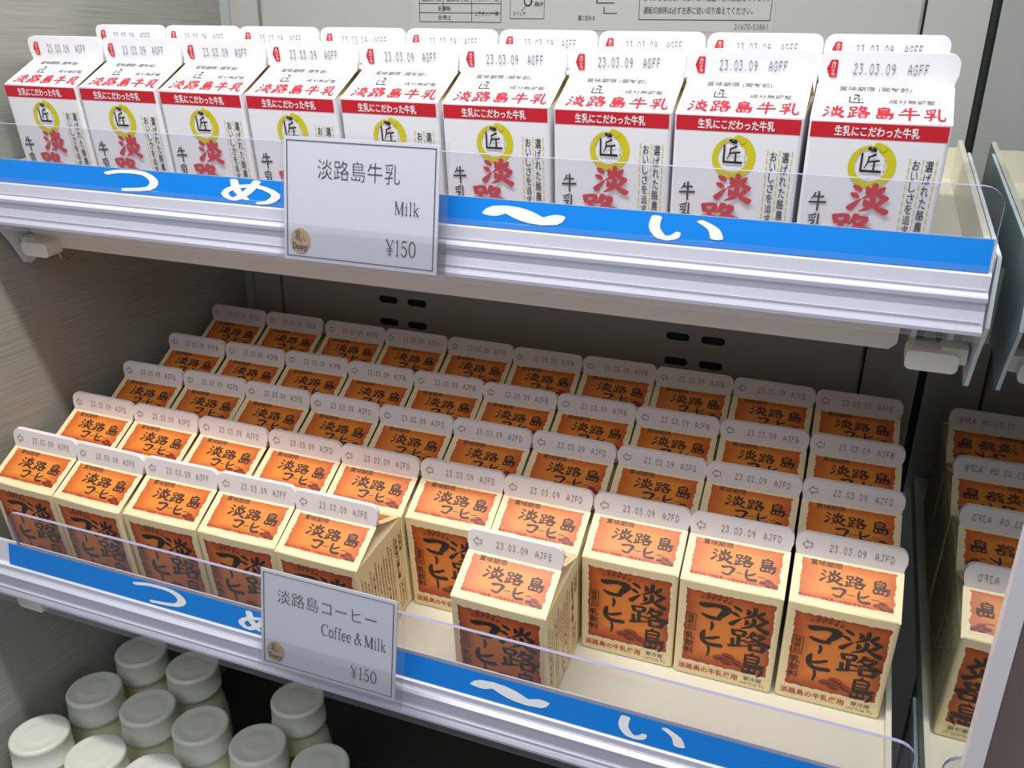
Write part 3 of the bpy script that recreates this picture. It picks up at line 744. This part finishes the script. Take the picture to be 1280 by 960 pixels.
price_card('white price card reading Coffee and Milk on the lower shelf rail', (-1.82, -0.28), (-2.09, -1.29), 4.66, 6.16, ['淡路島コーヒー'], [(.13,.175,.86,.315)],
           row_geo('Coffee & Milk', [.95,.62,.45,.45,.6,.6,.25,.9,.25,1.15,.36,.36,.7], 1.05, .07), (.46,.41,.93,.53), card_jp)

# ------------------------------------------------------------------ cartons on the shelves
ORD = ['leftmost', 'second from left', 'third from left', 'fourth from left', 'fifth from left', 'sixth from left', 'seventh from left', 'eighth from left', 'ninth from left', 'rightmost']
protoM = milk_carton('AGFF'); first = True
for row, (x0, y) in enumerate(((1.06, 0.857), (1.043, 1.902))):
    for k in range(9):
        loc = (x0+1.073*k+random.uniform(-.006, .006), y+random.uniform(-.012, .012), TF+0.01); rot = (0, 0, math.radians(random.uniform(-.6, .6)))
        if first: protoM.location = Vector(loc)*U; protoM.rotation_euler = rot; o = protoM; first = False
        else: o = copy_tree(protoM, loc, rot)
        pos = ORD[k] if k < 8 else 'rightmost'
        tag(o, 'white milk carton, %s in the %s row of the upper shelf' % (pos, ('front', 'rear')[row]), 'milk carton', 'milk cartons on the upper shelf')
rows = {1: (2.911, 'rearmost row on the lower shelf', lambda k: 'AJFB'), 2: (1.854, 'second row from the back wall', lambda k: 'AJFB'), 3: (0.928, 'middle row of the lower shelf', lambda k: 'AJFD'),
        4: (0.0, 'row just behind the front row', lambda k: 'AJFD'), 5: (-0.933, 'front row behind the clear guard', lambda k: 'AJFE' if k not in (3, 4) else 'AJFF')}
protos = {}
for rw, (y, where, codef) in rows.items():
    for k in range(1, 11):
        if rw == 5 and k not in (1, 2, 3, 4, 5, 7): continue
        x = k+random.uniform(-.008, .008); yy = y+random.uniform(-.015, .015); yaw = random.uniform(-.8, .8)
        if rw == 1 and k <= 2: x -= 0.05
        if rw == 5 and k <= 5: x = k-0.01+random.uniform(-.004, .004)
        if rw == 5 and k == 7: x, yy, yaw = 6.99, -0.96, -1.0
        loc = (x, yy, BF+0.01); rot = (0, 0, math.radians(yaw)); code = codef(k)
        if code not in protos:
            o = protos[code] = coffee_carton(code); o.location = Vector(loc)*U; o.rotation_euler = rot
        else: o = copy_tree(protos[code], loc, rot)
        lab = 'orange coffee carton, %s in the %s' % (ORD[k-1], where)
        if rw == 5 and k == 5: lab = 'orange coffee carton ending the front row, cream right side showing behind price card'
        if rw == 5 and k == 7: lab = 'orange coffee carton standing alone at the front with empty tray on both sides'
        tag(o, lab, 'coffee carton', 'coffee cartons on the lower shelf')

# ------------------------------------------------------------------ bottles under the lower shelf
def bottle():
    root = empty('milk_bottle', (0,0,0))
    b = MB()
    b.lathe([(.30,0),(.40,.02),(.435,.08),(.44,.9),(.435,1.15),(.42,1.35),(.385,1.55),(.34,1.68),(.325,1.74),(.325,1.86)], M_bottle)
    for s, z, h in (('賞味期限', 1.46, .09), ('23.03.12', 1.33, .07)):
        v, f = text_geo(s, .02); w = .5
        pts = []
        for x, y in v:
            a = -math.pi/2-0.55+(x*1.0); zz = z+y*h; r = 0.385+(1.55-zz)/(1.55-1.35)*0.035 if zz > 1.35 else 0.42+(1.35-zz)*0.075
            r += 0.006; pts.append((r*math.cos(a), r*math.sin(a), zz))
        b.add(pts, f, M_brownink)
    b.build('body', root)
    b = MB()
    b.lathe([(.345,1.80),(.365,1.81),(.37,1.86),(.37,1.875),(.362,1.88),(.358,2.14),(.362,2.15),(.362,2.18),(.350,2.205),(.325,2.212),(.300,2.204),(.19,2.202),(.175,2.207),(.12,2.204),(.01,2.204)], M_cap)
    b.build('cap', root)
    return root
pb = bottle(); fst = True
deck = -6.34
XS = [0.75, 1.68, 2.55, 3.45, 4.38]
spots = [(0,0),(0,1),(0,2),(1,0),(1,1),(1,2),(1,3),(1,4),(2,0),(2,1),(2,3)]
names = {(0,0): 'brightly lit, leftmost of the front row', (0,1): 'brightly lit, second of the front row', (0,2): 'brightly lit, third of the front row',
         (1,0): 'shaded, nearest the left wall', (1,1): 'shaded, second of the middle row', (1,2): 'shaded, third of the middle row', (1,3): 'shaded, fourth of the middle row',
         (1,4): 'shaded, rightmost of the middle row', (2,0): 'leftmost of the back row under the shelf', (2,1): 'second of the back row under the shelf', (2,3): 'alone behind, below the price card'}
for r, k in spots:
    q = RT.inverted() @ Vector((XS[k], (-2.15, -1.25, -0.37)[r], (-3.9, -4.03, -4.16)[r]))
    loc = RT @ Vector((q.x, q.y, deck+0.01)); rot = (-TILT, 0, 0)
    if fst: o = pb; o.location = loc*U; o.rotation_euler = rot; fst = False
    else: o = copy_tree(pb, loc, rot)
    tag(o, 'milky plastic bottle with frosted white cap, '+names[(r, k)], 'bottle', 'milky bottles on the bottom deck')
